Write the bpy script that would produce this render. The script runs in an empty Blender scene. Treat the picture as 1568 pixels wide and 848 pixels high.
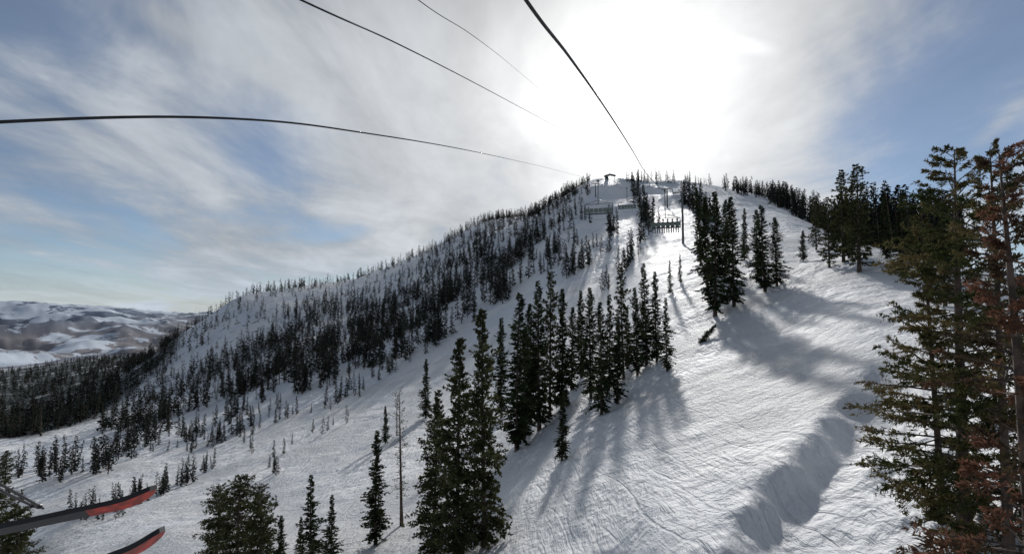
import bpy, math, random
import numpy as np
from mathutils import Vector, Matrix
random.seed(7); np.random.seed(7)
sc=bpy.context.scene
F=784.0; PITCH=math.atan(46/784.0)
cp,sp=math.cos(PITCH),math.sin(PITCH)
def bearing(u,v):
    x=(u-784)/F; y=(424-v)/F
    d=(x, cp-sp*y, sp+cp*y)
    h=math.hypot(d[0],d[1])
    return math.atan2(d[0],d[1]), d[2]/h, h
def pt(u,v,depth):
    x=(u-784)/F; y=(424-v)/F
    return Vector((x*depth,(cp-sp*y)*depth,(sp+cp*y)*depth))
# ---------------------------------------------------------------- helpers
def pchip(x,y,xq):
    x=np.asarray(x,float); y=np.asarray(y,float)
    h=np.diff(x); d=np.diff(y)/h
    m=np.zeros(len(x)); m[0]=d[0]; m[-1]=d[-1]
    for i in range(1,len(x)-1):
        if d[i-1]*d[i]>0:
            w1=2*h[i]+h[i-1]; w2=h[i]+2*h[i-1]
            m[i]=(w1+w2)/(w1/d[i-1]+w2/d[i])
    xq=np.clip(xq,x[0],x[-1])
    k=np.clip(np.searchsorted(x,xq,side='right')-1,0,len(x)-2)
    t=(xq-x[k])/h[k]
    return (y[k]*(1+2*t)*(1-t)**2+m[k]*h[k]*t*(1-t)**2+y[k+1]*t*t*(3-2*t)+m[k+1]*h[k]*t*t*(t-1))
RT=np.random.RandomState(3).rand(256,256)
def vnoise(x,y):
    xi=np.floor(x).astype(int); yi=np.floor(y).astype(int)
    fx=x-xi; fy=y-yi; fx=fx*fx*(3-2*fx); fy=fy*fy*(3-2*fy)
    a=RT[xi&255,yi&255]; b=RT[(xi+1)&255,yi&255]; c=RT[xi&255,(yi+1)&255]; d=RT[(xi+1)&255,(yi+1)&255]
    return (a*(1-fx)+b*fx)*(1-fy)+(c*(1-fx)+d*fx)*fy-0.5
def fbm(x,y,o=4):
    r=0; a=1
    for i in range(o):
        r=r+a*vnoise(x*2**i+17.3*i,y*2**i+9.1*i); a*=.5
    return r
def fast_mesh(name,co,quads,mats,matidx=None,smooth=False):
    me=bpy.data.meshes.new(name)
    co=np.asarray(co,np.float32); quads=np.asarray(quads,np.int32)
    me.vertices.add(len(co)); me.vertices.foreach_set('co',co.ravel())
    me.loops.add(quads.size); me.loops.foreach_set('vertex_index',quads.ravel())
    me.polygons.add(len(quads)); me.polygons.foreach_set('loop_start',np.arange(len(quads),dtype=np.int32)*4)
    for m in mats: me.materials.append(m)
    if matidx is not None: me.polygons.foreach_set('material_index',np.asarray(matidx,np.int32))
    me.polygons.foreach_set('use_smooth',np.full(len(quads),smooth,dtype=bool))
    me.update(calc_edges=True); me.validate()
    return me
def add_obj(name,me,parent=None):
    o=bpy.data.objects.new(name,me); sc.collection.objects.link(o)
    if parent: o.parent=parent
    return o
# ---------------------------------------------------------------- materials
class NT:
    def __init__(s,tree): s.t=tree; s.n=tree.nodes; s.l=tree.links
    def add(s,typ,**kw):
        n=s.n.new(typ)
        for k,v in kw.items(): setattr(n,k,v)
        return n
    def set(s,inp,v):
        if isinstance(v,bpy.types.NodeSocket): s.l.new(v,inp)
        else: inp.default_value=v
    def m(s,op,a,b=None,c=None,clamp=False):
        n=s.n.new('ShaderNodeMath'); n.operation=op; n.use_clamp=clamp
        s.set(n.inputs[0],a)
        if b is not None: s.set(n.inputs[1],b)
        if c is not None: s.set(n.inputs[2],c)
        return n.outputs[0]
    def mr(s,v,a,b,c=0,d=1,smooth=True):
        n=s.n.new('ShaderNodeMapRange'); n.interpolation_type='SMOOTHSTEP' if smooth else 'LINEAR'
        s.set(n.inputs[0],v); n.inputs[1].default_value=a; n.inputs[2].default_value=b
        n.inputs[3].default_value=c; n.inputs[4].default_value=d
        return n.outputs[0]
    def mix(s,f,a,b):
        n=s.n.new('ShaderNodeMix'); n.data_type='RGBA'
        s.set(n.inputs[0],f); s.set(n.inputs[6],a); s.set(n.inputs[7],b)
        return n.outputs[2]
    def noise(s,vec,scale,detail=4,rough=.5,dist=0):
        n=s.n.new('ShaderNodeTexNoise'); s.l.new(vec,n.inputs['Vector'])
        n.inputs['Scale'].default_value=scale; n.inputs['Detail'].default_value=detail
        n.inputs['Roughness'].default_value=rough; n.inputs['Distortion'].default_value=dist
        return n.outputs['Fac']
    def mapping(s,vec,rot=(0,0,0),scale=(1,1,1),loc=(0,0,0)):
        n=s.n.new('ShaderNodeMapping'); s.l.new(vec,n.inputs[0])
        n.inputs['Rotation'].default_value=rot; n.inputs['Scale'].default_value=scale; n.inputs['Location'].default_value=loc
        return n.outputs[0]
def simple_mat(name,c,rough=.6,metal=0,var=.25,scale=8,trans=0,c2=None,detail=1):
    m=bpy.data.materials.new(name); m.use_nodes=True; g=NT(m.node_tree)
    b=g.n['Principled BSDF']; tc=g.add('ShaderNodeTexCoord').outputs['Object']
    nz=g.noise(tc,scale,detail)
    lo=tuple(x*(1-var) for x in c)+(1,); hi=tuple(min(1,x*(1+var)) for x in (c2 or c))+(1,)
    col=g.mix(g.mr(nz,.38,.62),lo,hi); g.l.new(col,b.inputs['Base Color'])
    b.inputs['Roughness'].default_value=rough; b.inputs['Metallic'].default_value=metal
    if trans>=0 and name.startswith('needles'):
        out=g.n['Material Output']; df=g.add('ShaderNodeBsdfDiffuse'); g.l.new(col,df.inputs[0]); g.n.remove(b)
        if trans>0:
            tr=g.add('ShaderNodeBsdfTranslucent'); g.l.new(col,tr.inputs[0])
            ms=g.add('ShaderNodeMixShader'); ms.inputs[0].default_value=trans
            g.l.new(df.outputs[0],ms.inputs[1]); g.l.new(tr.outputs[0],ms.inputs[2]); g.l.new(ms.outputs[0],out.inputs[0])
        else: g.l.new(df.outputs[0],out.inputs[0])
    return m
M_bark=simple_mat('bark',(.085,.06,.045),.9,var=.4,scale=3)
M_green=simple_mat('needles_dark_green',(.042,.055,.026),.75,var=.45,scale=.6,trans=.2)
M_olive=simple_mat('needles_olive',(.075,.08,.038),.75,var=.4,scale=.8,trans=.3)
M_near=simple_mat('needles_olive_rust',(.075,.092,.036),.75,var=.3,scale=.4,trans=.35,c2=(.12,.095,.045))
M_brown=simple_mat('needles_rust_brown',(.09,.07,.045),.8,var=.3,scale=.5,trans=.35,c2=(.18,.09,.06))
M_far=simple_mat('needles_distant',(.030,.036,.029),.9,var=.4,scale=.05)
M_steel=simple_mat('painted_steel',(.10,.11,.11),.5,.4)
M_dark=simple_mat('dark_steel_rope',(.02,.02,.022),.6,.2)
M_red=simple_mat('red_ski_topsheet',(.50,.035,.015),.4,var=.35,scale=20)
M_black=simple_mat('black_plastic',(.015,.015,.017),.4)
def snow_material(kind):
    m=bpy.data.materials.new('snow_'+kind); m.use_nodes=True; g=NT(m.node_tree); b=g.n['Principled BSDF']
    out=g.n['Material Output']
    geo=g.add('ShaderNodeNewGeometry'); P=geo.outputs['Position']
    ln=g.add('ShaderNodeVectorMath',operation='LENGTH'); g.l.new(P,ln.inputs[0]); dist=ln.outputs['Value']
    base=(.745,.76,.785,1)
    if kind=='near':
        deb=g.mr(g.noise(P,3.5,3,.7),.66,.73)
        base=g.mix(g.m('MULTIPLY',deb,.22),g.mix(g.mr(g.noise(P,.06,2),.35,.65),(.69,.71,.74,1),(.78,.785,.79,1)),(.2,.17,.13,1))
    elif kind=='mid':
        at=g.add('ShaderNodeAttribute',attribute_name='forest'); forest=at.outputs['Fac']
        base=g.mix(g.mr(g.noise(P,.03,2),.35,.65),(.66,.69,.74,1),(.78,.785,.79,1))
        rk=g.m('MULTIPLY',g.mr(g.noise(P,.10,4,.7),.59,.65),g.mr(dist,330,480))
        base=g.mix(g.m('MULTIPLY',rk,.75),base,(.10,.095,.09,1))
        base=g.mix(g.m('MULTIPLY',forest,g.mr(g.noise(P,.02,3,.6),.28,.48)),base,(.045,.052,.045,1))
    else:
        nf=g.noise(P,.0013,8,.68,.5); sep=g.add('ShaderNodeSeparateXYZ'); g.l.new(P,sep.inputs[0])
        hazed_ground=g.mix(g.mr(sep.outputs[2],-420,-60),(.20,.19,.20,1),(.10,.135,.20,1))  # bare far ground, with bluish distance haze painted into its colour
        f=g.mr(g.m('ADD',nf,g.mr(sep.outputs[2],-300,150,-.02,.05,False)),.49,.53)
        base=g.mix(f,hazed_ground,(.56,.62,.70,1))  # far snow colour carries the same painted blue haze
    if isinstance(base,tuple): b.inputs['Base Color'].default_value=base
    else: g.l.new(base,b.inputs['Base Color'])
    b.inputs['Roughness'].default_value=.6; b.inputs['Specular IOR Level'].default_value=.3
    if kind=='far': return m
    bp=g.add('ShaderNodeBump'); bp.inputs['Strength'].default_value=1; bp.inputs['Distance'].default_value=1
    lump=g.noise(P,.25,3,.6)
    pr=g.mapping(P,rot=(0,0,math.radians(24)),scale=(1,.16,.3))
    if kind=='near':
        rough=g.mr(g.noise(P,.045,1),.42,.60,.35,1.2)
        wv=g.m('MULTIPLY',g.m('SUBTRACT',lump,.5),.0)
        def groove(rot,sc,st,off,wd):
            n=g.noise(g.mapping(P,rot=(0,0,math.radians(rot)),scale=(1,st,.2),loc=(off,off*2,0)),sc,1,.4)
            return g.mr(g.m('ABSOLUTE',g.m('SUBTRACT',n,.5)),0,wd,1,0)
        gr=g.m('ADD',groove(28,.42,.12,3,.03),groove(2,.3,.12,11,.022))
        tracks=g.noise(pr,1.7,4,.68,.7)
        chop=g.noise(P,1.6,5,.7)
        h=g.m('ADD',g.m('MULTIPLY',tracks,.36),g.m('MULTIPLY',lump,1.15))
        h=g.m('ADD',h,g.m('MULTIPLY',g.m('MULTIPLY',chop,.55),rough))
        h=g.m('SUBTRACT',h,g.m('MULTIPLY',gr,.06))
        h=g.m('MULTIPLY',h,g.mr(dist,60,260,1,1.3))
    else:
        tracks=g.noise(pr,1.2,2,.6)
        h=g.m('ADD',g.m('MULTIPLY',tracks,.5),g.m('MULTIPLY',lump,1.9))
    g.l.new(h,bp.inputs['Height']); g.l.new(bp.outputs[0],b.inputs['Normal'])
    return m
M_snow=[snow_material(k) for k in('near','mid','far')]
# ---------------------------------------------------------------- terrain
R=[1,6,15,28,45,70,110,170,260,400,600,800,1200,2500,6000,14000,20000]
cols={
 -300:([-14.5,-16,-21,-27,-33,-42,-53],[940,830,745,690,655,620,570,550,462,470]),
 0:([-14.5,-15.5,-19.5,-24,-29,-36,-46],[850,760,700,662,645,600,570,548,466,470]),
 150:([-14.5,-15.5,-19,-23,-28,-34,-42],[785,718,665,622,600,572,548,540,473,475]),
 300:([-14.5,-15,-18,-22,-27,-32],[812,745,680,622,562,498,530,545,538,485,480]),
 380:([-14.5,-15,-18,-21.5,-26.5,-31],[795,722,655,590,520,450,500,530,530,483,480]),
 450:([-14.5,-15,-18,-21,-26],[838,772,700,630,555,492,440,500,520,520,480,480]),
 540:([-14.5,-14.7,-17.3,-20.3,-24.4],[810,740,670,600,528,470,428,480,510,515,480,480]),
 600:([-14.5,-14.5,-17,-20,-23.5],[795,720,650,578,505,446,406,470,500,510,480,480]),
 680:([-14.5,-14.5,-16.7,-19.2],[865,773,698,625,545,466,404,370,450,490,500,480,480]),
 750:([-14.5,-14.5,-16.5,-18.5],[835,755,680,600,515,432,360,337,430,480,490,480,480]),
 810:([-14.5,-14.5,-16.2,-17.8],[802,716,640,560,475,400,336,331,420,480,490,480,480]),
 850:([-14.5,-14.5,-16,-17.5],[785,695,612,532,450,372,312,306,410,480,480,480,480]),
 930:([-14.5,-14.5,-15.5,-17],[750,655,565,480,410,342,272,284,400,480,480,480,480]),
 1000:([-14.5,-14.5,-15],[870,722,620,520,425,372,325,275,282,400,480,480,480,480]),
 1100:([-14.5,-14.5,-14],[830,695,588,482,405,358,315,283,290,400,480,480,480,480]),
 1200:([-14.5,-14.5,-13],[815,665,560,462,398,352,322,312,325,420,480,480,480,480]),
 1330:([-14.5,-14,-12],[800,625,512,430,384,376,380,390,400,440,480,480,480,480]),
 1450:([-14.5,-14,-11.3],[775,595,495,434,406,404,410,420,430,450,480,480,480,480]),
 1568:([-14.5,-14,-11],[740,565,482,444,425,430,435,440,445,460,480,480,480,480]),
 1900:([-14.5,-13.5,-10],[700,545,480,450,440,440,445,450,455,465,480,480,480,480]),
}
Ra=np.array(R,float); lr=np.log(Ra)
azk=[];Q=[]
for u in sorted(cols):
    zn,vs=cols[u]; az,_,_=bearing(u,470)
    zz=list(zn)
    for k,v in enumerate(vs):
        y=(424-v)/F; hy=cp-sp*y; x=math.tan(az)*hy; zz.append((sp+cp*y)/math.hypot(x,hy)*R[len(zn)+k])
    azk.append(az); Q.append(np.array(zz)/(Ra+20))
back=np.array([-14.5,-15,-17,-20,-24,-30,-40,-55,-75,-105,-140,-180,-230,-300,-350,-200,-200.])/(Ra+20)
azk=[-math.pi,-2.0]+azk+[2.0,math.pi]; Q=[back,back]+Q+[back*.8,back]
Q=np.array(Q)
va=np.radians(50)
azg=np.concatenate([np.linspace(-math.pi,-va,50,endpoint=False),np.linspace(-va,va,840),np.linspace(va,math.pi,50)[1:]])
rg=np.concatenate([np.exp(np.linspace(0,math.log(12),16,endpoint=False)),np.exp(np.linspace(math.log(12),math.log(20000),560))])
tmp=np.array([pchip(lr,q,np.log(rg)) for q in Q])
G=np.array([pchip(azk,tmp[:,j],azg) for j in range(len(rg))]).T
ker=np.exp(-np.linspace(-2,2,25)**2); ker/=ker.sum()
Gs=G.copy()
pad=np.pad(G[50:890],((12,12),(0,0)),mode='edge')
Gs[50:890]=sum(ker[i]*pad[i:i+840] for i in range(25))
AZ,RR=np.meshgrid(azg,rg,indexing='ij')
X=RR*np.sin(AZ); Y=RR*np.cos(AZ); Z=Gs*(RR+20)
def sm(a,b,x): t=np.clip((x-a)/(b-a),0,1); return t*t*(3-2*t)
Z+=fbm(X/6,Y/6,3)*.55*sm(8,30,RR)
Z+=fbm(X/28+4,Y/28,3)*1.7*sm(40,120,RR)
Z+=fbm(X/110+4,Y/110+3,4)*9*sm(200,450,RR)*(1-sm(520,720,RR)*.6)*(1-sm(2500,3000,RR))
Z+=(fbm(X/500+4,Y/500+3,5))*40*sm(1500,3000,RR)
rid=1-np.abs(fbm(X/2600+1,Y/2600+3,6))*2.6
Z+=(rid-.55)*260*sm(3200,6500,RR)*(1-.45*sm(9000,13000,RR))
Z+=(.5-np.abs(fbm(X/700+1,Y/700+3,4)))*70*sm(3200,5500,RR)
def ground_tmp(u,r): a,_,_=bearing(u,700); return np.array([r*math.sin(a),r*math.cos(a)])
lip=[ground_tmp(1010,20),ground_tmp(1075,27),ground_tmp(1190,36),ground_tmp(1262,46),ground_tmp(1330,58),ground_tmp(1400,72)]
best=np.full(X.shape,1e9); sgn=np.zeros(X.shape); along=np.zeros(X.shape)
for i in range(len(lip)-1):
    a,b=lip[i],lip[i+1]; ab=b-a; L=np.hypot(*ab)
    t=np.clip(((X-a[0])*ab[0]+(Y-a[1])*ab[1])/L**2,0,1)
    dx=X-(a[0]+t*ab[0]); dy=Y-(a[1]+t*ab[1]); dd=np.hypot(dx,dy)
    s=np.sign(dx*ab[1]-dy*ab[0]); mk=dd<best
    best=np.where(mk,dd,best); sgn=np.where(mk,s,sgn); along=np.where(mk,(i+t)/(len(lip)-1),along)
d=best*sgn+fbm(X/5,Y/5,3)*1.3+fbm(X/1.3,Y/1.3,2)*.3
fade=sm(0,.15,along)*(1-sm(.62,.9,along))
Z+=fade*(-1.9*sm(-.2,3.0,d)*np.exp(-np.clip(d,0,99)**2/60)+.5*np.exp(-(d+.8)**2/2.5))
rb=sm(3,6,d)*fade
Z+=rb*(fbm(X/1.3,Y/1.3,4)*.6+np.abs(fbm(X/3.0+5,Y/3.0,3))*.6)
def ground_z(x,y):
    a=math.atan2(x,y); r=max(math.hypot(x,y),1.01)
    i=min(max(np.searchsorted(azg,a)-1,0),len(azg)-2); j=min(max(np.searchsorted(rg,r)-1,0),len(rg)-2)
    f=(a-azg[i])/(azg[i+1]-azg[i]); g=(r-rg[j])/(rg[j+1]-rg[j])
    return (Z[i,j]*(1-g)+Z[i,j+1]*g)*(1-f)+(Z[i+1,j]*(1-g)+Z[i+1,j+1]*g)*f
S=Z/RR
def survey(u,v,rmin=12):
    """first ground point met along a compass bearing/elevation"""
    az,s,h=bearing(u,v); i=int(np.argmin(abs(azg-az)))
    idx=np.where((S[i]>=s)&(rg>rmin))[0]
    if len(idx)==0: 
        j=int(np.argmax(np.where((rg>rmin)&(rg<1000),S[i],-9)))
    else: j=idx[0]
    r=rg[j]
    x,y=r*math.sin(az),r*math.cos(az)
    return x,y,Z[i,j],r
na,nr=len(azg),len(rg)
co=np.stack([X,Y,Z],-1).reshape(-1,3)
ii,jj=np.meshgrid(np.arange(na-1),np.arange(nr-1),indexing='ij')
q=np.stack([ii*nr+jj,ii*nr+jj+1,(ii+1)*nr+jj+1,(ii+1)*nr+jj],-1).reshape(-1,4)
q=q[:,::-1]
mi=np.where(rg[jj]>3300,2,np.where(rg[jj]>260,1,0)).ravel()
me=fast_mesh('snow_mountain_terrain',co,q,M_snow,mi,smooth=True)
def proj(x,y,z):
    f=y*cp+z*sp; up=-y*sp+z*cp
    f=np.where(np.abs(f)<1e-3,1e-3,f)
    return 784+F*x/f, 424-F*up/f, f
U_,V_,D_=proj(X,Y,Z)
def inpoly(px,py,poly):
    c=np.zeros(np.shape(px),bool); n=len(poly)
    for i in range(n):
        x1,y1=poly[i]; x2,y2=poly[(i+1)%n]
        if y1==y2: continue
        cond=((y1>py)!=(y2>py))&(px<(x2-x1)*(py-y1)/(y2-y1)+x1)
        c^=cond
    return c
dark_poly=[(-900,560),(0,566),(100,555),(200,525),(285,500),(262,545),(215,590),(150,640),(60,668),(-900,720)]
fm=(inpoly(U_,V_,dark_poly)&(D_>0)&(RR>420)&(RR<3200)).astype(np.float32)
k=np.ones(7)/7
for ax in (0,1): fm=np.apply_along_axis(lambda a:np.convolve(a,k,'same'),ax,fm)
at=me.attributes.new('forest','FLOAT','POINT'); at.data.foreach_set('value',fm.ravel().astype(np.float32))
terrain=add_obj('snow_mountain_terrain',me)
# ---------------------------------------------------------------- conifers
def conifer(seed,H=18,Rr=3,nb=300,spr=30,sl=.7,sw=.12,kind='fir',t0=.06,lean=0,limb=True,tr=.2,sparse=0.0,sub=0):
    rs=np.random.RandomState(seed); C=[];Fq=[];MI=[];off=0
    ns=6; hs=np.linspace(0,1,7); bend=rs.randn(2)*.15
    def axis(t): return np.array([bend[0]*math.sin(t*3)*H*.04+lean*t*t*H,bend[1]*math.sin(t*2.3)*H*.04,t*H])
    rings=[]
    for t in hs:
        c=axis(t); rad=tr*(1-t)**.8*(1+.5*math.exp(-t*30))+.015*min(1,H/10)
        a=np.arange(ns)*2*math.pi/ns
        rings.append(np.stack([c[0]+rad*np.cos(a),c[1]+rad*np.sin(a),np.full(ns,c[2]-(.05*H if t==0 else 0))],-1))
    C.append(np.concatenate(rings)); fq=[]
    for a in range(len(hs)-1):
        for b in range(ns): fq.append([a*ns+b,a*ns+(b+1)%ns,(a+1)*ns+(b+1)%ns,(a+1)*ns+b])
    Fq.append(np.array(fq)); MI+= [0]*len(fq); off=ns*len(hs)
    lob=rs.rand(16)*.75+.55
    for i in range(nb):
        t=t0+(1-t0)*((i+rs.rand())/nb)
        if kind=='fir': env=((1-t)**.75*.95+.05)*(.8+.2*math.sin(t*31+seed))
        elif kind=='pine': env=(max(0,1-abs((t-.42)/.6)**2.2))*.9+.08 if t>.3 else .5+.5*t/.3
        elif kind=='airy': env=(1-t)**.55*(.6+.4*math.sin(t*19+seed)**2)+.05
        else: env=.35+.2*rs.rand()
        if rs.rand()<sparse: continue
        az=rs.rand()*2*math.pi
        L=Rr*env*(.5+.6*rs.rand())*lob[int((az/6.29*5+t*13))%16]
        if t<t0+.08: L*=.7
        L=max(L,.007*H)
        dr=np.array([math.cos(az),math.sin(az),0]); sd=np.array([-math.sin(az),math.cos(az),0])
        e=(-.25+.95*t)+rs.randn()*.14; dp=.28*(1-t)+.08
        if kind in('airy','pine'): e=(-.15+.75*t)+rs.randn()*.22; dp=.12+rs.rand()*.15
        swv=rs.randn()*.12
        p0=axis(t)
        def P(s):
            s=np.asarray(s)[...,None]
            return p0+dr*L*s+sd*swv*L*s*s+np.array([0,0,1])*(e*L*s-dp*L*s*s+.12*L*s**3)
        if limb:
            pts=P(np.array([0,.33,.66,1.])); rad=[.012*L+.012,.009*L+.009,.006*L+.006,.003]
            ring=[]
            for kx in range(4):
                for a in range(3):
                    an=a*2.094; ring.append(pts[kx]+rad[kx]*(math.cos(an)*sd+math.sin(an)*np.array([0,0,1])))
            C.append(np.array(ring)); f=[[off+a*3+b,off+a*3+(b+1)%3,off+(a+1)*3+(b+1)%3,off+(a+1)*3+b] for a in range(3) for b in range(3)]
            Fq.append(np.array(f)); MI+=[0]*9; off+=12
        n=int(spr*(.25+.75*L/Rr))
        if kind=='snag': n=int(n*.5)
        if n<1: continue
        lo=.25 if kind=='airy' else .05
        s=lo+(1-lo)*rs.rand(n)**.75
        side=np.where(rs.rand(n)<.5,-1,1)[:,None]
        if sub:
            ts=lo+(1-lo)*rs.rand(sub)**.7; sdn=np.where(rs.rand(sub)<.5,-1,1); tl=L*(.12+.30*rs.rand(sub))*(1.15-.75*ts); tz=(rs.rand(sub)-.6)*.7
            kk=rs.randint(0,sub,n); s=ts[kk]; tv=dr*(.55+.25*rs.rand(sub))[:,None][kk]+sd*(sdn*.75)[kk][:,None]+np.array([0,0,1])*tz[kk][:,None]
            q_=rs.rand(n,1)**.8; pb=P(s)+tv*tl[kk][:,None]*q_; dd=tv*.9+rs.randn(n,3)*.55
        else:
            if kind in('airy','pine'): s=np.clip(np.round(s*5)/5+rs.randn(n)*.05,lo,1.02)
            pb=P(s)+ (rs.rand(n,1)-.5)*sd*L*.22*(1-s[:,None]*.3)
            dd=dr*(.35+.6*rs.rand(n,1))+sd*side*(.2+.7*rs.rand(n,1))+np.array([0,0,1])*((rs.rand(n,1)-.62)*.9 if kind=='fir' else (rs.rand(n,1)-.35)*1.2)
        dd/=np.linalg.norm(dd,axis=1,keepdims=True)
        ln=sl*(.5+.8*rs.rand(n,1))*(1-.35*s[:,None])*(.55+.45*env)
        rv=rs.randn(n,3); nn=np.cross(dd,rv); nn/=np.linalg.norm(nn,axis=1,keepdims=True)
        w=sw*(.6+.8*rs.rand(n,1))*(.6+.4*env)
        q4=np.stack([pb-dd*ln*.1,pb+dd*ln*.4+nn*w,pb+dd*ln,pb+dd*ln*.4-nn*w],1).reshape(-1,3)
        C.append(q4); Fq.append(off+np.arange(4*n).reshape(n,4)); MI+=[1]*n; off+=4*n
    return np.concatenate(C),np.concatenate(Fq),np.array(MI)
def tree_mesh(name,fol,**kw):
    c,f,mi=conifer(**kw); return fast_mesh(name,c,f,[M_bark,fol],mi)
T={}
T['firA']=[tree_mesh('fir_a%d'%i,M_green,seed=10+i,H=18,Rr=2.7+.3*(i%3),nb=300+30*i,spr=40,sl=.62,sw=.10) for i in range(5)]
T['wide']=[tree_mesh('fir_w%d'%i,M_olive,seed=20+i,H=18,Rr=3.9,nb=380,spr=100,sl=.45,sw=.075,t0=.03,sub=12) for i in range(3)]
T['pine']=[tree_mesh('pine_p%d'%i,M_olive,seed=30+i,H=10,Rr=2.9,nb=230,spr=75,sl=.42,sw=.05,kind='pine',t0=.08,sub=9) for i in range(2)]
T['airy']=[tree_mesh('pine_r%d'%i,M_olive,seed=40+i,H=18,Rr=3.2,nb=230,spr=75,sl=.5,sw=.09,kind='airy',t0=.1,sub=9) for i in range(2)]
T['snag']=[tree_mesh('snag_0',M_olive,seed=50,H=16,Rr=2.2,nb=120,spr=34,sl=.4,sw=.05,kind='snag',t0=.2)]
T['near']=[tree_mesh('near_%d'%i,M_near,seed=61+i,H=15,Rr=4.6,nb=165,spr=440,sl=.30,sw=.030,kind='airy',t0=.04,tr=.22,sub=24) for i in range(2)]
T['brown']=[tree_mesh('rust_1',M_brown,seed=71,H=15,Rr=3.0,nb=160,spr=260,sl=.28,sw=.026,kind='airy',t0=.05,tr=.2,sub=22)]
hW={'firA':18,'wide':18,'pine':10,'airy':18,'snag':16,'near':15,'brown':15}
rnd=random.Random(5)
def place(u,vb,vt,kind,wide=1.0,name='fir_tree',rmin=12,tilt=0,r=None,rz=None,var=None):
    if r is None: x,y,z,r=survey(u,vb,rmin)
    else:
        a,_,_=bearing(u,vb); x,y=r*math.sin(a),r*math.cos(a); z=ground_z(x,y)
    U,V,Dp=proj(x,y,z)
    H=(float(V)-vt)/F*float(Dp)
    s=H/hW[kind]
    o=add_obj(name,rnd.choice(T[kind]) if var is None else T[kind][var]); o.location=(x,y,z-.1)
    o.scale=(s*wide,s*wide,s); o.rotation_euler=(rnd.uniform(-.03,.03),tilt+rnd.uniform(-.03,.03),rnd.uniform(0,6.28) if rz is None else rz)
    return o
L=[(700,852,520,'wide',1.0),(742,838,475,'wide',.85),(662,846,600,'wide',1.05),(575,835,660,'firA',1.15),(615,806,600,'snag',1),
(652,640,550,'firA',1.2),(590,680,622,'firA',1.2),(608,668,605,'snag',1),(478,880,728,'firA',1.2),(505,880,760,'firA',1.2),(430,885,790,'firA',1.3),(458,880,792,'firA',1.2),
(362,885,730,'pine',1.0),(330,880,745,'pine',.9),(398,885,745,'pine',.9),
(792,690,448,'firA',1.15),(768,640,487,'firA',1),(826,660,430,'firA',1),(842,640,415,'airy',.8),(860,625,442,'firA',1),(860,708,598,'firA',1.2),(803,672,500,'firA',1.2),(812,650,465,'firA',1),(875,600,470,'firA',1),
(905,612,440,'firA',1),(921,635,462,'firA',1.0),(890,580,445,'firA',1),(946,620,490,'firA',1),(932,600,450,'firA',1),(955,580,408,'airy',.9),(976,575,440,'firA',1),(990,560,402,'firA',1),(1006,556,415,'firA',1),(1022,570,455,'firA',1.0),(985,525,460,'firA',1.2),(962,560,470,'firA',1.2),
(1026,452,398,'firA',.9),(1042,436,388,'firA',.9),
(1095,485,292,'firA',1.1),(1084,440,300,'firA',1.1),(1124,470,300,'firA',1.1),(1110,425,305,'firA',1.1),(1172,447,312,'firA',1.3),(1190,442,332,'firA',1.3),(1160,432,320,'firA',1.1),(1140,400,318,'firA',1),(1073,405,285,'firA',1),
(1230,402,352,'firA',1.5),(1270,410,300,'airy',1.2),(1316,418,250,'airy',1.3),(1292,402,258,'airy',1.2),(1250,384,300,'airy',1.1),(1300,396,300,'firA',1.2),(1384,425,288,'firA',1.1),(1402,402,310,'firA',1.2),(1358,396,300,'firA',1.1),
(1448,470,330,'firA',1.2),(8,742,690,'pine',1),(25,890,775,'pine',1),(-15,880,740,'pine',1.2)]
for l in L: place(l[0],l[1],l[2],l[3],l[4],'pine_tree' if l[3] in('pine','airy') else ('dead_pine_tree' if l[3]=='snag' else 'fir_tree'))
place(1072,528,478,'firA',1.3,'leaning_fir_tree',tilt=-.9)
place(1478,842,214,'near',.95,'pine_tree',var=0,rz=1.2)
place(1445,800,320,'near',.7,'pine_tree',var=1,rz=2.5)
place(1545,860,212,'near',.7,'pine_tree',r=22,var=1,rz=.4)
place(1585,900,215,'brown',1.0,'brown_pine_tree',r=17,rz=1)
# ---- masses
def lod(seed,n): 
    return conifer(seed=seed,H=1,Rr=.17,nb=n,spr=6,sl=.13,sw=.034,limb=False,tr=.012,t0=.05)
lodA=[lod(100+i,32) for i in range(6)]+[conifer(seed=110+i,H=1,Rr=.22,nb=26,spr=6,sl=.11,sw=.028,limb=False,tr=.012,t0=.15,kind='airy') for i in range(3)]
lodB=[conifer(seed=120+i,H=1,Rr=.17,nb=80,spr=11,sl=.08,sw=.018,limb=False,tr=.012,t0=.06) for i in range(6)]+[conifer(seed=130+i,H=1,Rr=.19,nb=60,spr=12,sl=.07,sw=.014,limb=False,tr=.012,t0=.1,kind='airy') for i in range(3)]
def mass(name,items,lods,mat):
    C=[];Q4=[];MI=[];off=0; rs=np.random.RandomState(len(items))
    for (x,y,z,H,w) in items:
        c,f,mi=lods[rs.randint(len(lods))]; a=rs.rand()*6.28; ca,sa=math.cos(a),math.sin(a)
        tl=rs.randn(2)*.06
        p=np.empty_like(c); zx=c[:,2]*H
        p[:,0]=(c[:,0]*ca-c[:,1]*sa)*H*w+x+tl[0]*zx; p[:,1]=(c[:,0]*sa+c[:,1]*ca)*H*w+y+tl[1]*zx; p[:,2]=zx+z-.02*H
        C.append(p);Q4.append(f+off);MI.append(mi);off+=len(c)
    add_obj(name,fast_mesh(name,np.concatenate(C),np.concatenate(Q4),[M_bark,mat],np.concatenate(MI)))
face=[(300,475),(400,425),(560,395),(700,330),(760,310),(860,290),(900,262),(905,300),(850,350),(770,425),(700,455),(640,505),(520,560),(400,600),(300,625),(215,665),(150,660),(230,560)]
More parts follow.
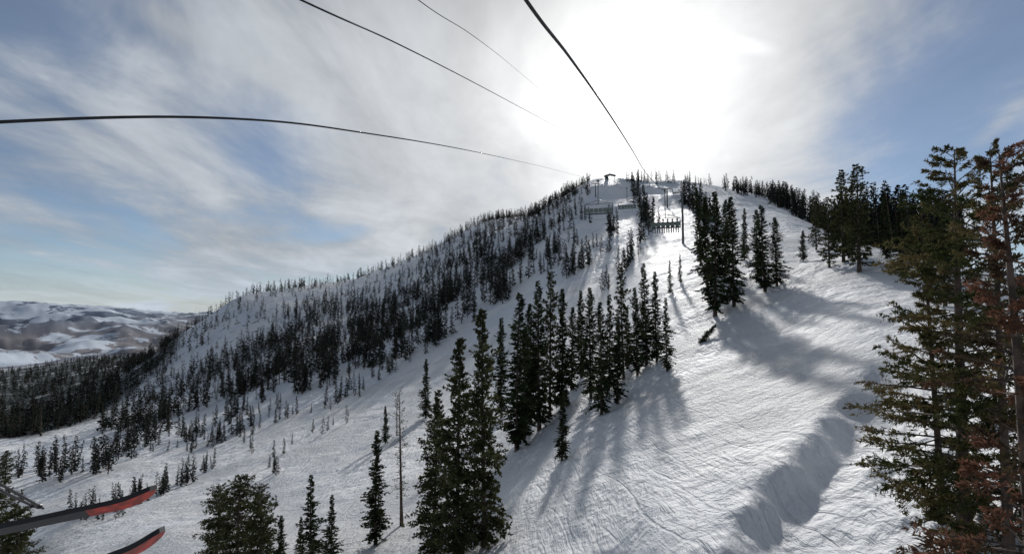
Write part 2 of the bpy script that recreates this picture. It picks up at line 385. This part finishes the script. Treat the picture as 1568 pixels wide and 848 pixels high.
def scatter(poly,n,rmin,rmax,hlo,hhi,w=1.0,cl=.0,sc_=60,seed=1):
    out=[]; rr=np.random.RandomState(seed); us=[p[0] for p in poly]
    a0=bearing(max(min(us),-400),470)[0]; a1=bearing(max(us),470)[0]; tries=0
    while len(out)<n and tries<n*60:
        tries+=1
        a=a0+(a1-a0)*rr.rand(); r=math.exp(math.log(rmin)+(math.log(rmax)-math.log(rmin))*rr.rand())
        x,y=r*math.sin(a),r*math.cos(a)
        if cl:
            nz=float(fbm(np.array((x*.8+y*.6)/sc_),np.array((x*.6-y*.8)/(sc_*.28)),3))
            if nz<cl*(rr.rand()-.5): continue
        z=ground_z(x,y); U,V,Dp=proj(x,y,z)
        if not inpoly(np.array(float(U)),np.array(float(V)),poly): continue
        h=hlo+(hhi-hlo)*rr.rand()**1.8
        out.append((x,y,z,h,w*(.8+.5*rr.rand())))
    return out
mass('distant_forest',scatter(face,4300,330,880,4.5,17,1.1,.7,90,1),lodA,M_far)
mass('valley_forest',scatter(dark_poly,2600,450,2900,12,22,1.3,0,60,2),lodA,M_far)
def row(pts,n,h,jit,rr,wd=1.0):
    out=[]; p=np.array(pts,float); seg=np.hypot(*(p[1:]-p[:-1]).T); cum=np.concatenate([[0],np.cumsum(seg)])
    for i in range(n):
        t=rr.rand(); t=t+.03*math.sin(t*40); t=min(max(t,0),1)*cum[-1]
        u=np.interp(t,cum,p[:,0])+rr.randn()*jit; v=np.interp(t,cum,p[:,1])+rr.randn()*jit*.6
        x,y,z,r=survey(u,v); _,_,Dp=proj(x,y,z)
        hh=h*(.45+.65*rr.rand())/F*float(Dp); out.append((x,y,z,min(hh,20),wd*(.85+.4*rr.rand())))
    return out
rr=np.random.RandomState(4); items=[]
for a in [([(795,440),(740,475),(640,535),(520,572),(450,605)],90,60,7),
 ([(620,555),(570,585),(500,625),(400,650),(290,692)],60,32,5),
 ([(560,600),(540,610)],5,22,4),([(530,648),(430,690),(420,725),(375,680)],20,28,6),
 ([(330,715),(270,748),(200,772),(110,795)],60,38,5),([(265,655),(200,695),(150,720),(60,735)],56,52,8),
 ([(870,400),(800,430),(720,462)],30,44,7),([(945,350),(905,405),(860,430)],30,44,6),([(990,345),(980,385),(925,440)],26,42,6),
 ([(640,470),(560,520),(400,585),(250,640)],90,36,9),([(975,295),(985,340),(1000,345)],30,42,6),([(1045,310),(1078,330),(1090,345)],34,42,7),
 ([(955,278),(1010,280),(1090,283)],44,18,4),([(1110,290),(1150,300)],24,24,4),
 ([(700,455),(640,500),(600,520)],30,44,7),([(110,700),(20,735)],14,42,6),([(430,590),(350,640),(280,672)],32,36,6),([(190,790),(120,800)],8,32,4),
 ([(880,370),(840,395),(800,400)],24,36,6),([(560,560),(480,600),(330,665),(180,690)],60,28,12),
 ([(900,320),(860,350),(760,400),(680,440)],60,32,10)]:
    items+=row(a[0],a[1],a[2],a[3],rr)
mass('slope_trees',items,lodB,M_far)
it=[]
for i in range(420):
    u=1125+rr.rand()*345; a=bearing(u,400)[0]; r=np.interp(u,[1130,1200,1330,1460],[560,430,215,190])*(1+.35*rr.rand())
    x,y=r*math.sin(a),r*math.cos(a); z=ground_z(x,y); it.append((x,y,z,np.interp(u,[1130,1200,1330,1460],[13,19,21,21])*(.65+.5*rr.rand()),1.1))
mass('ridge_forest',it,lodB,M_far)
# ---------------------------------------------------------------- cables
def cable(name,pts,rad,mat=M_dark,taper=None,cyc=False):
    cu=bpy.data.curves.new(name,'CURVE'); cu.dimensions='3D'; cu.bevel_depth=rad; cu.bevel_resolution=2; cu.resolution_u=12
    s=cu.splines.new('BEZIER'); s.bezier_points.add(len(pts)-1)
    for i,p in enumerate(pts):
        b=s.bezier_points[i]; b.co=p; b.handle_left_type=b.handle_right_type='AUTO'
        b.radius=1 if taper is None else taper[i]
    cu.materials.append(mat); return add_obj(name,cu)
A=[pt(640,-260,3.2),pt(805,0,5.5),pt(870,85,8),pt(925,163,13),pt(965,225,22),pt(990,266,38),pt(1010,287,55),pt(1021,294,85),pt(1030,292,180)]
cable('chairlift_cable',A,.022)
Cc=[pt(-500,230,4.6),pt(0,187,7),pt(360,182,10.8),pt(560,204,15.5),pt(795,247,31),pt(880,268,48),pt(916,277,62),pt(960,288,100),pt(1008,292,178)]
cable('chairlift_cable',Cc,.024,taper=[1,1,1,.9,.5,.35,.3,.3,.3])
B=[pt(150,-150,5.5),pt(460,0,8),pt(610,68,11.5),pt(790,161,19),pt(900,222,40),pt(1000,275,120)]
cable('chairlift_cable',B,.017,taper=[1,1,.9,.5,.2,.2])
Dd=[pt(450,-160,6),pt(640,0,9),pt(720,52,12),pt(792,108,18),pt(880,185,36),pt(1000,275,140)]
cable('communication_cable',Dd,.008,taper=[1,1,.9,.5,.3,.3])
# ---------------------------------------------------------------- mesh part helpers
import bmesh
def tube(name,pts,rad,mat,parent):
    o=cable(name,[Vector(p) for p in pts],rad,mat)
    for s in o.data.splines:
        for b in s.bezier_points: b.handle_left_type=b.handle_right_type='VECTOR'
    o.data.use_fill_caps=True; o.parent=parent; return o
def box(name,size,loc,mat,parent,rot=(0,0,0),bev=.02):
    bm=bmesh.new(); bmesh.ops.create_cube(bm,size=1)
    for v in bm.verts: v.co=Vector((v.co.x*size[0],v.co.y*size[1],v.co.z*size[2]))
    if bev: bmesh.ops.bevel(bm,geom=bm.edges[:],offset=min(bev,min(size)*.3),segments=2,affect='EDGES')
    me=bpy.data.meshes.new(name); bm.to_mesh(me); bm.free(); me.materials.append(mat)
    o=add_obj(name,me,parent); o.location=loc; o.rotation_euler=rot; return o
def empty(name,loc,rz=0):
    e=bpy.data.objects.new(name,None); sc.collection.objects.link(e); e.location=loc; e.rotation_euler=(0,0,rz); e.empty_display_size=.3; return e
M_cl=[simple_mat('jacket_%d'%i,c,.8,scale=12) for i,c in enumerate([(.03,.03,.04),(.05,.07,.12),(.25,.24,.22),(.03,.03,.03),(.16,.05,.04),(.04,.07,.05)])]
M_skin=simple_mat('skin',(.45,.27,.2),.6)
M_seat=simple_mat('seat_pad',(.06,.075,.07),.7)
M_shell=simple_mat('chair_shell_grey_green',(.13,.16,.14),.7)
def rider(parent,x,mat,i):
    e=bpy.data.objects.new('skier_%d'%i,None); sc.collection.objects.link(e); e.parent=parent; e.location=(x,0,0)
    vs=[(0,0,.55,.16),(0,-.03,.78,.155),(0,-.05,1.0,.17),(0,-.03,1.12,.08),(0,0,1.2,.06)]
    ed=[(0,1),(1,2),(2,3),(3,4)]
    for sx in(-1,1):
        b=len(vs); vs+=[(sx*.1,.1,.53,.11),(sx*.12,.46,.54,.085),(sx*.12,.52,.15,.065),(sx*.12,.54,-.02,.06),(sx*.12,.68,-.05,.05)]
        ed+=[(0,b),(b,b+1),(b+1,b+2),(b+2,b+3),(b+3,b+4)]
        b=len(vs); vs+=[(sx*.21,-.03,1.02,.075),(sx*.25,.08,.78,.06),(sx*.17,.34,.72,.045),(sx*.16,.41,.72,.035)]
        ed+=[(2,b),(b,b+1),(b+1,b+2),(b+2,b+3)]
        for k in range(5):
            c=len(vs); off=(k-2)*.02; ln=[.05,.085,.095,.09,.07][k]
            vs+=[(sx*.16+off,.41+ln*.6,.725,.011),(sx*.16+off,.41+ln,.70,.009)]; ed+=[(b+3,c),(c,c+1)]
    me=bpy.data.meshes.new('body'); me.from_pydata([v[:3] for v in vs],ed,[]); o=add_obj('body',me,e)
    md=o.modifiers.new('skin','SKIN')
    for k,v in enumerate(vs): me.skin_vertices[0].data[k].radius=(v[3],v[3])
    me.skin_vertices[0].data[0].use_root=True
    me.materials.append(mat); o.modifiers.new('sub','SUBSURF').levels=1; 
    for nm,rad,loc,mt in(('head',.1,(0,.02,1.29),M_skin),('helmet',.135,(0,-.005,1.34),M_cl[(i+3)%6])):
        bm=bmesh.new(); bmesh.ops.create_uvsphere(bm,u_segments=14,v_segments=10,radius=rad)
        for v in bm.verts:
            v.co.y*=1.12
            if nm=='helmet' and v.co.z<-.05: v.co.z=-.05
        m2=bpy.data.meshes.new(nm); bm.to_mesh(m2); bm.free(); m2.materials.append(mt); h=add_obj(nm,m2,e); h.location=loc
    box('goggles',(.16,.05,.07),(0,.115,1.31),M_black,e)
    for sx in(-1,1):
        box('ski',(.09,1.6,.015),(sx*.13,.65,-.13),M_cl[(i*2+1)%6],e,rot=(.12,0,0),bev=.004)
        box('ski_boot',(.11,.3,.12),(sx*.12,.58,-.06),M_black,e)
def chair(loc,rz,n,up):
    e=empty('chairlift_chair',loc,rz); W=3.3
    box('seat',(W,.5,.1),(0,.15,.42),M_seat,e)
    for k in range(6): box('backrest_%d'%k,(W/6-.05,.07,.5),((k-2.5)*W/6,-.14,.78),M_shell,e,rot=(.12,0,0))
    tube('frame',[(-W/2-.05,.5,.4),(-W/2-.05,-.1,.36),(-W/2-.05,-.2,1.1),(-W/2-.05,-.1,1.55),(W/2+.05,-.1,1.55),(W/2+.05,-.2,1.1),(W/2+.05,-.1,.36),(W/2+.05,.5,.4)],.05,M_steel,e)
    tube('safety_bar',[(-W/2,-.1,1.2),(-W/2,.55,.85),(W/2,.55,.85),(W/2,-.1,1.2)],.03,M_steel,e)
    tube('footrest',[(-.9,.55,.85),(-.9,.75,-.16),(.9,.75,-.16),(.9,.55,.85)],.02,M_steel,e)
    tube('hanger',[(0,-.1,1.55),(0,-.3,2.1),(0,-.1,up-.2),(0,0,up)],.05,M_steel,e)
    for sx in(-1,1): tube('brace',[(sx*W/2,-.1,1.55),(0,-.25,2.0)],.035,M_steel,e)
    box('grip',(.2,.6,.22),(0,0,up),M_steel,e)
    for k in range(n): rider(e,(k-(n-1)/2)*.54,M_cl[k%6],k)
    return e
g1=pt(1018,291,62); up=5.0
chair((g1.x,g1.y,g1.z-up),-.3,6,up)
g2=pt(916,277,62); chair((g2.x,g2.y,g2.z-4.4),-.3+0.0,0,4.4)
g3=pt(960,288,100); chair((g3.x,g3.y,g3.z-4.4),-.3,0,4.4)
def tower(x,y,z,H,rz,arm=9):
    e=empty('chairlift_tower',(x,y,z),rz)
    bm=bmesh.new(); bmesh.ops.create_cone(bm,segments=16,radius1=.55,radius2=.4,depth=H+1.5,cap_ends=True); bmesh.ops.translate(bm,vec=(0,0,H/2-.75),verts=bm.verts)
    me=bpy.data.meshes.new('pole'); bm.to_mesh(me); bm.free(); me.materials.append(M_steel); add_obj('pole',me,e)
    box('crossarm',(arm,.5,.5),(0,0,H-.2),M_steel,e)
    for sx in(-1,1):
        box('sheave_frame',(.25,3.4,.25),(sx*(arm/2-.3),0,H-.6),M_steel,e)
        for k in range(6):
            bm=bmesh.new(); bmesh.ops.create_cone(bm,segments=14,radius1=.25,radius2=.25,depth=.12,cap_ends=True)
            bmesh.ops.rotate(bm,matrix=Matrix.Rotation(math.pi/2,3,'Y'),verts=bm.verts)
            m2=bpy.data.meshes.new('sheave'); bm.to_mesh(m2); bm.free(); m2.materials.append(M_black); s=add_obj('sheave_%d_%d'%(sx,k),m2,e); s.location=(sx*(arm/2-.3),(k-2.5)*.58,H-.35)
    tube('lifting_frame',[(-arm/2,0,H),(-arm/2,0,H+1.4),(arm/2,0,H+1.4),(arm/2,0,H)],.07,M_steel,e)
    for k in range(int(H/1.2)): box('rung_%d'%k,(.5,.05,.05),(.0,-.6,1+k*1.2),M_steel,e,bev=0)
x,y,z,r=survey(1046,374); top=pt(1030,292,r*math.cos(.32)); tower(x,y,z,max(8,top.z-z),-.32,8)
x,y,z,r=survey(1022,318); tower(x,y,z,15,-.3,8)
x,y,z,r=survey(912,305); tower(x,y,z,13,-.1,7)
x,y,z,r=survey(934,276); e=empty('lift_station',(x,y,z),-.2)
for sx in(-1,1):
    for sy in(-1,1): box('post',(.6,.6,4),(sx*5,sy*3,1.2),M_steel,e)
    box('roof_panel',(6.6,8,.35),(sx*3,0,4.2),M_steel,e,rot=(0,sx*.28,0))
box('cabin',(3.6,3.4,3.2),(-3.2,0,1.0),M_shell,e); box('cabin_window',(2.6,.1,1.1),(-3.2,-1.74,1.5),M_black,e); box('cabin_door',(.1,.9,2),(-1.37,0,.6),M_black,e)
# ---------------------------------------------------------------- skis of the riders on this chair
def ski(tip,back,w=.085,name='red_ski',roll=.7):
    tip=Vector(tip);back=Vector(back); d=(tip-back); L=d.length; d.normalize()
    side=d.cross(Vector((0,0,1))).normalized(); upv=side.cross(d)
    side,upv=side*math.cos(roll)+upv*math.sin(roll), upv*math.cos(roll)-side*math.sin(roll)
    N=60; co=[];f=[]
    for i in range(N+1):
        s=i/N; dist=s*L; fromtip=L-dist
        rise=.045*max(0,1-fromtip/.16)**2
        ww=w*(.8+.2*abs(2*s-1)**1.5)
        if fromtip<.08: ww*=math.sqrt(max(.02,1-(1-fromtip/.08)**2))
        c=back+d*dist+upv*rise; th=.012
        for a,b in((-1,-1),(1,-1),(1,1),(-1,1)): co.append(c+side*a*ww/2+upv*b*th)
    for i in range(N):
        for k in range(4): f.append((i*4+k,i*4+(k+1)%4,(i+1)*4+(k+1)%4,(i+1)*4+k))
    f+= [(3,2,1,0),(N*4,N*4+1,N*4+2,N*4+3)]
    me=bpy.data.meshes.new(name); me.from_pydata(co,[],f); me.materials.append(M_red); me.materials.append(M_black)
    for i,p in enumerate(me.polygons):
        if i%4 in(1,3) or N*.45<(i//4)<N*.78 : p.material_index=1
    me.update(); e=empty(name,(0,0,0)); o=add_obj('ski_body',me,e)
    bl=back+d*L*.12+upv*.05; bx=box('binding',(.06,.06,.3),bl,M_black,e); bx.rotation_euler=d.to_track_quat('Z','Y').to_euler()
    return e
ski(pt(238,760,2.5),pt(-330,880,2.0))
ski(pt(254,824,2.3),pt(-260,1010,1.8))
for (a,b) in (((-60,706),(66,778)),((-60,722),(54,776))):
    e=empty('ski_pole',(0,0,0)); p,q=pt(a[0],a[1],1.6),pt(b[0],b[1],2.1)
    tube('shaft',[p,q],.0045,M_black,e)
    bm=bmesh.new(); bmesh.ops.create_cone(bm,segments=16,radius1=.011,radius2=.006,depth=.01,cap_ends=True); m2=bpy.data.meshes.new('basket'); bm.to_mesh(m2); bm.free(); m2.materials.append(M_black)
    o=add_obj('basket',m2,e); o.location=p.lerp(q,.93); o.rotation_euler=(p-q).to_track_quat('Z','Y').to_euler()
# ---------------------------------------------------------------- light
SAZ,SEL=math.radians(12.5),math.radians(24)
sd=Vector((math.sin(SAZ)*math.cos(SEL),math.cos(SAZ)*math.cos(SEL),math.sin(SEL)))
sl=bpy.data.lights.new('sun','SUN'); sl.energy=2.9; sl.angle=math.radians(2.0); sl.color=(1,.97,.93)
so=add_obj('sun',sl); so.rotation_euler=sd.to_track_quat('Z','Y').to_euler()
w=bpy.data.worlds.new('World'); sc.world=w; w.use_nodes=True; g=NT(w.node_tree); g.n.clear()
out=g.add('ShaderNodeOutputWorld')
sky=g.add('ShaderNodeTexSky',sky_type='NISHITA',sun_disc=False,sun_elevation=SEL,sun_rotation=SAZ,altitude=2500,air_density=1.0,dust_density=.2,ozone_density=2)
bg1=g.add('ShaderNodeBackground'); g.l.new(sky.outputs[0],bg1.inputs[0]); bg1.inputs[1].default_value=.08
gen=g.add('ShaderNodeTexCoord').outputs['Generated']
nrm=g.add('ShaderNodeVectorMath',operation='NORMALIZE'); g.l.new(gen,nrm.inputs[0]); D=nrm.outputs[0]
sep=g.add('ShaderNodeSeparateXYZ'); g.l.new(D,sep.inputs[0])
def dotv(v,op=True):
    n=g.add('ShaderNodeVectorMath',operation='DOT_PRODUCT'); g.l.new(D,n.inputs[0]); n.inputs[1].default_value=v; return n.outputs['Value']
def blob(u,v,k):
    p=pt(u,v,1).normalized(); return g.m('POWER',g.m('MAXIMUM',dotv(p),0),k)
den=g.m('ADD',g.m('MAXIMUM',sep.outputs[2],0),.16)
cx=g.add('ShaderNodeCombineXYZ'); g.l.new(g.m('DIVIDE',sep.outputs[0],den),cx.inputs[0]); g.l.new(g.m('DIVIDE',sep.outputs[1],den),cx.inputs[1])
cv=g.mapping(cx.outputs[0],rot=(0,0,math.radians(35)),scale=(1.0,.6,1))
n1=g.noise(cv,1.3,6,.58,.5); n2=g.noise(g.mapping(cx.outputs[0],rot=(0,0,math.radians(-30)),scale=(1,.5,1),loc=(3,1,0)),2.4,5,.6,.4)
cov=g.m('ADD',g.m('ADD',g.m('MULTIPLY',n1,1.25),g.m('MULTIPLY',n2,.40)),-.05)
cov=g.m('ADD',cov,g.m('MULTIPLY',blob(950,140,9),.40))
for (u,v,k,a) in ((330,310,50,.20),(60,270,60,.12),(1250,60,40,.1),(300,40,60,.05)):
    cov=g.m('ADD',cov,g.m('MULTIPLY',blob(u,v,k),a))
for (u,v,k,a) in ((110,120,30,.20),(410,225,170,.30),(1400,130,30,.22),(1450,210,90,.12),(220,290,250,.12),(130,445,150,.18)):
    cov=g.m('SUBTRACT',cov,g.m('MULTIPLY',blob(u,v,k),a))
def trail(a,b,wd,amt):
    global cov
    p,q=pt(a[0],a[1],1).normalized(),pt(b[0],b[1],1).normalized(); nn=p.cross(q).normalized(); md=(p+q).normalized(); half=p.dot(md)
    dd=g.m('ABSOLUTE',g.m('ADD',dotv(nn),g.m('MULTIPLY',g.m('SUBTRACT',n2,.5),wd*1.2)))
    s=g.m('MULTIPLY',g.mr(dd,0,wd,1,0),g.mr(dotv(md),half-.004,half+.004))
    s=g.m('MULTIPLY',s,g.mr(n2,.3,.6,.5,1.0))
    cov=g.m('ADD',cov,g.m('MULTIPLY',s,amt)); return s
s1=trail((930,38),(1180,76),.016,.3)
s2=trail((220,10),(520,175),.03,.16)
trail((1430,290),(1568,150),.02,.18)
cover=g.mr(cov,.56,.98,.24,.95)
hz=g.mr(sep.outputs[2],.0,.12,.7,0)
cover=g.m('MAXIMUM',cover,hz)
glow=blob(950,140,1); low=blob(950,240,1)
gw=g.m('POWER',glow,7); gn=g.m('POWER',glow,34); gt=g.m('POWER',glow,120); gl=g.m('POWER',low,60)
cb=g.m('ADD',.36,g.m('MULTIPLY',gw,.34)); cb=g.m('ADD',cb,g.m('MULTIPLY',g.m('SUBTRACT',n2,.5),.5)); cb=g.m('ADD',cb,g.m('MULTIPLY',g.mr(n1,.4,.7),.16))
cb=g.m('ADD',cb,g.m('MULTIPLY',hz,.14)); cb=g.m('ADD',cb,g.m('MULTIPLY',s1,.25))
cb=g.m('SUBTRACT',cb,g.m('MULTIPLY',g.mr(sep.outputs[2],.42,.62),.16))
cc=g.mix(gw,(.90,.97,1.06,1),(1.0,1.0,.99,1))
cc=g.mix(hz,cc,(.80,.94,1.13,1))
bg2=g.add('ShaderNodeBackground'); g.l.new(cc,bg2.inputs[0]); g.l.new(cb,bg2.inputs[1])
mx=g.add('ShaderNodeMixShader'); g.l.new(cover,mx.inputs[0]); g.l.new(bg1.outputs[0],mx.inputs[1]); g.l.new(bg2.outputs[0],mx.inputs[2])
bg3=g.add('ShaderNodeBackground'); bg3.inputs[0].default_value=(1,.99,.97,1)
gs=g.m('ADD',g.m('ADD',g.m('MULTIPLY',gn,.34),g.m('MULTIPLY',gt,.6)),g.m('MULTIPLY',gl,.16)); gs=g.m('MULTIPLY',gs,g.mr(n1,.3,.65,.7,1.1)); g.l.new(gs,bg3.inputs[1])
ad=g.add('ShaderNodeAddShader'); g.l.new(mx.outputs[0],ad.inputs[0]); g.l.new(bg3.outputs[0],ad.inputs[1]); g.l.new(ad.outputs[0],out.inputs[0])
# ---------------------------------------------------------------- camera
cam=bpy.data.cameras.new('camera'); cam.lens=18; cam.sensor_width=36; cam.clip_start=.05; cam.clip_end=60000
co_=add_obj('camera',cam); co_.rotation_euler=(math.pi/2+PITCH,0,0); sc.camera=co_
sc.view_settings.view_transform='Standard'; sc.view_settings.look='None'; sc.view_settings.exposure=0
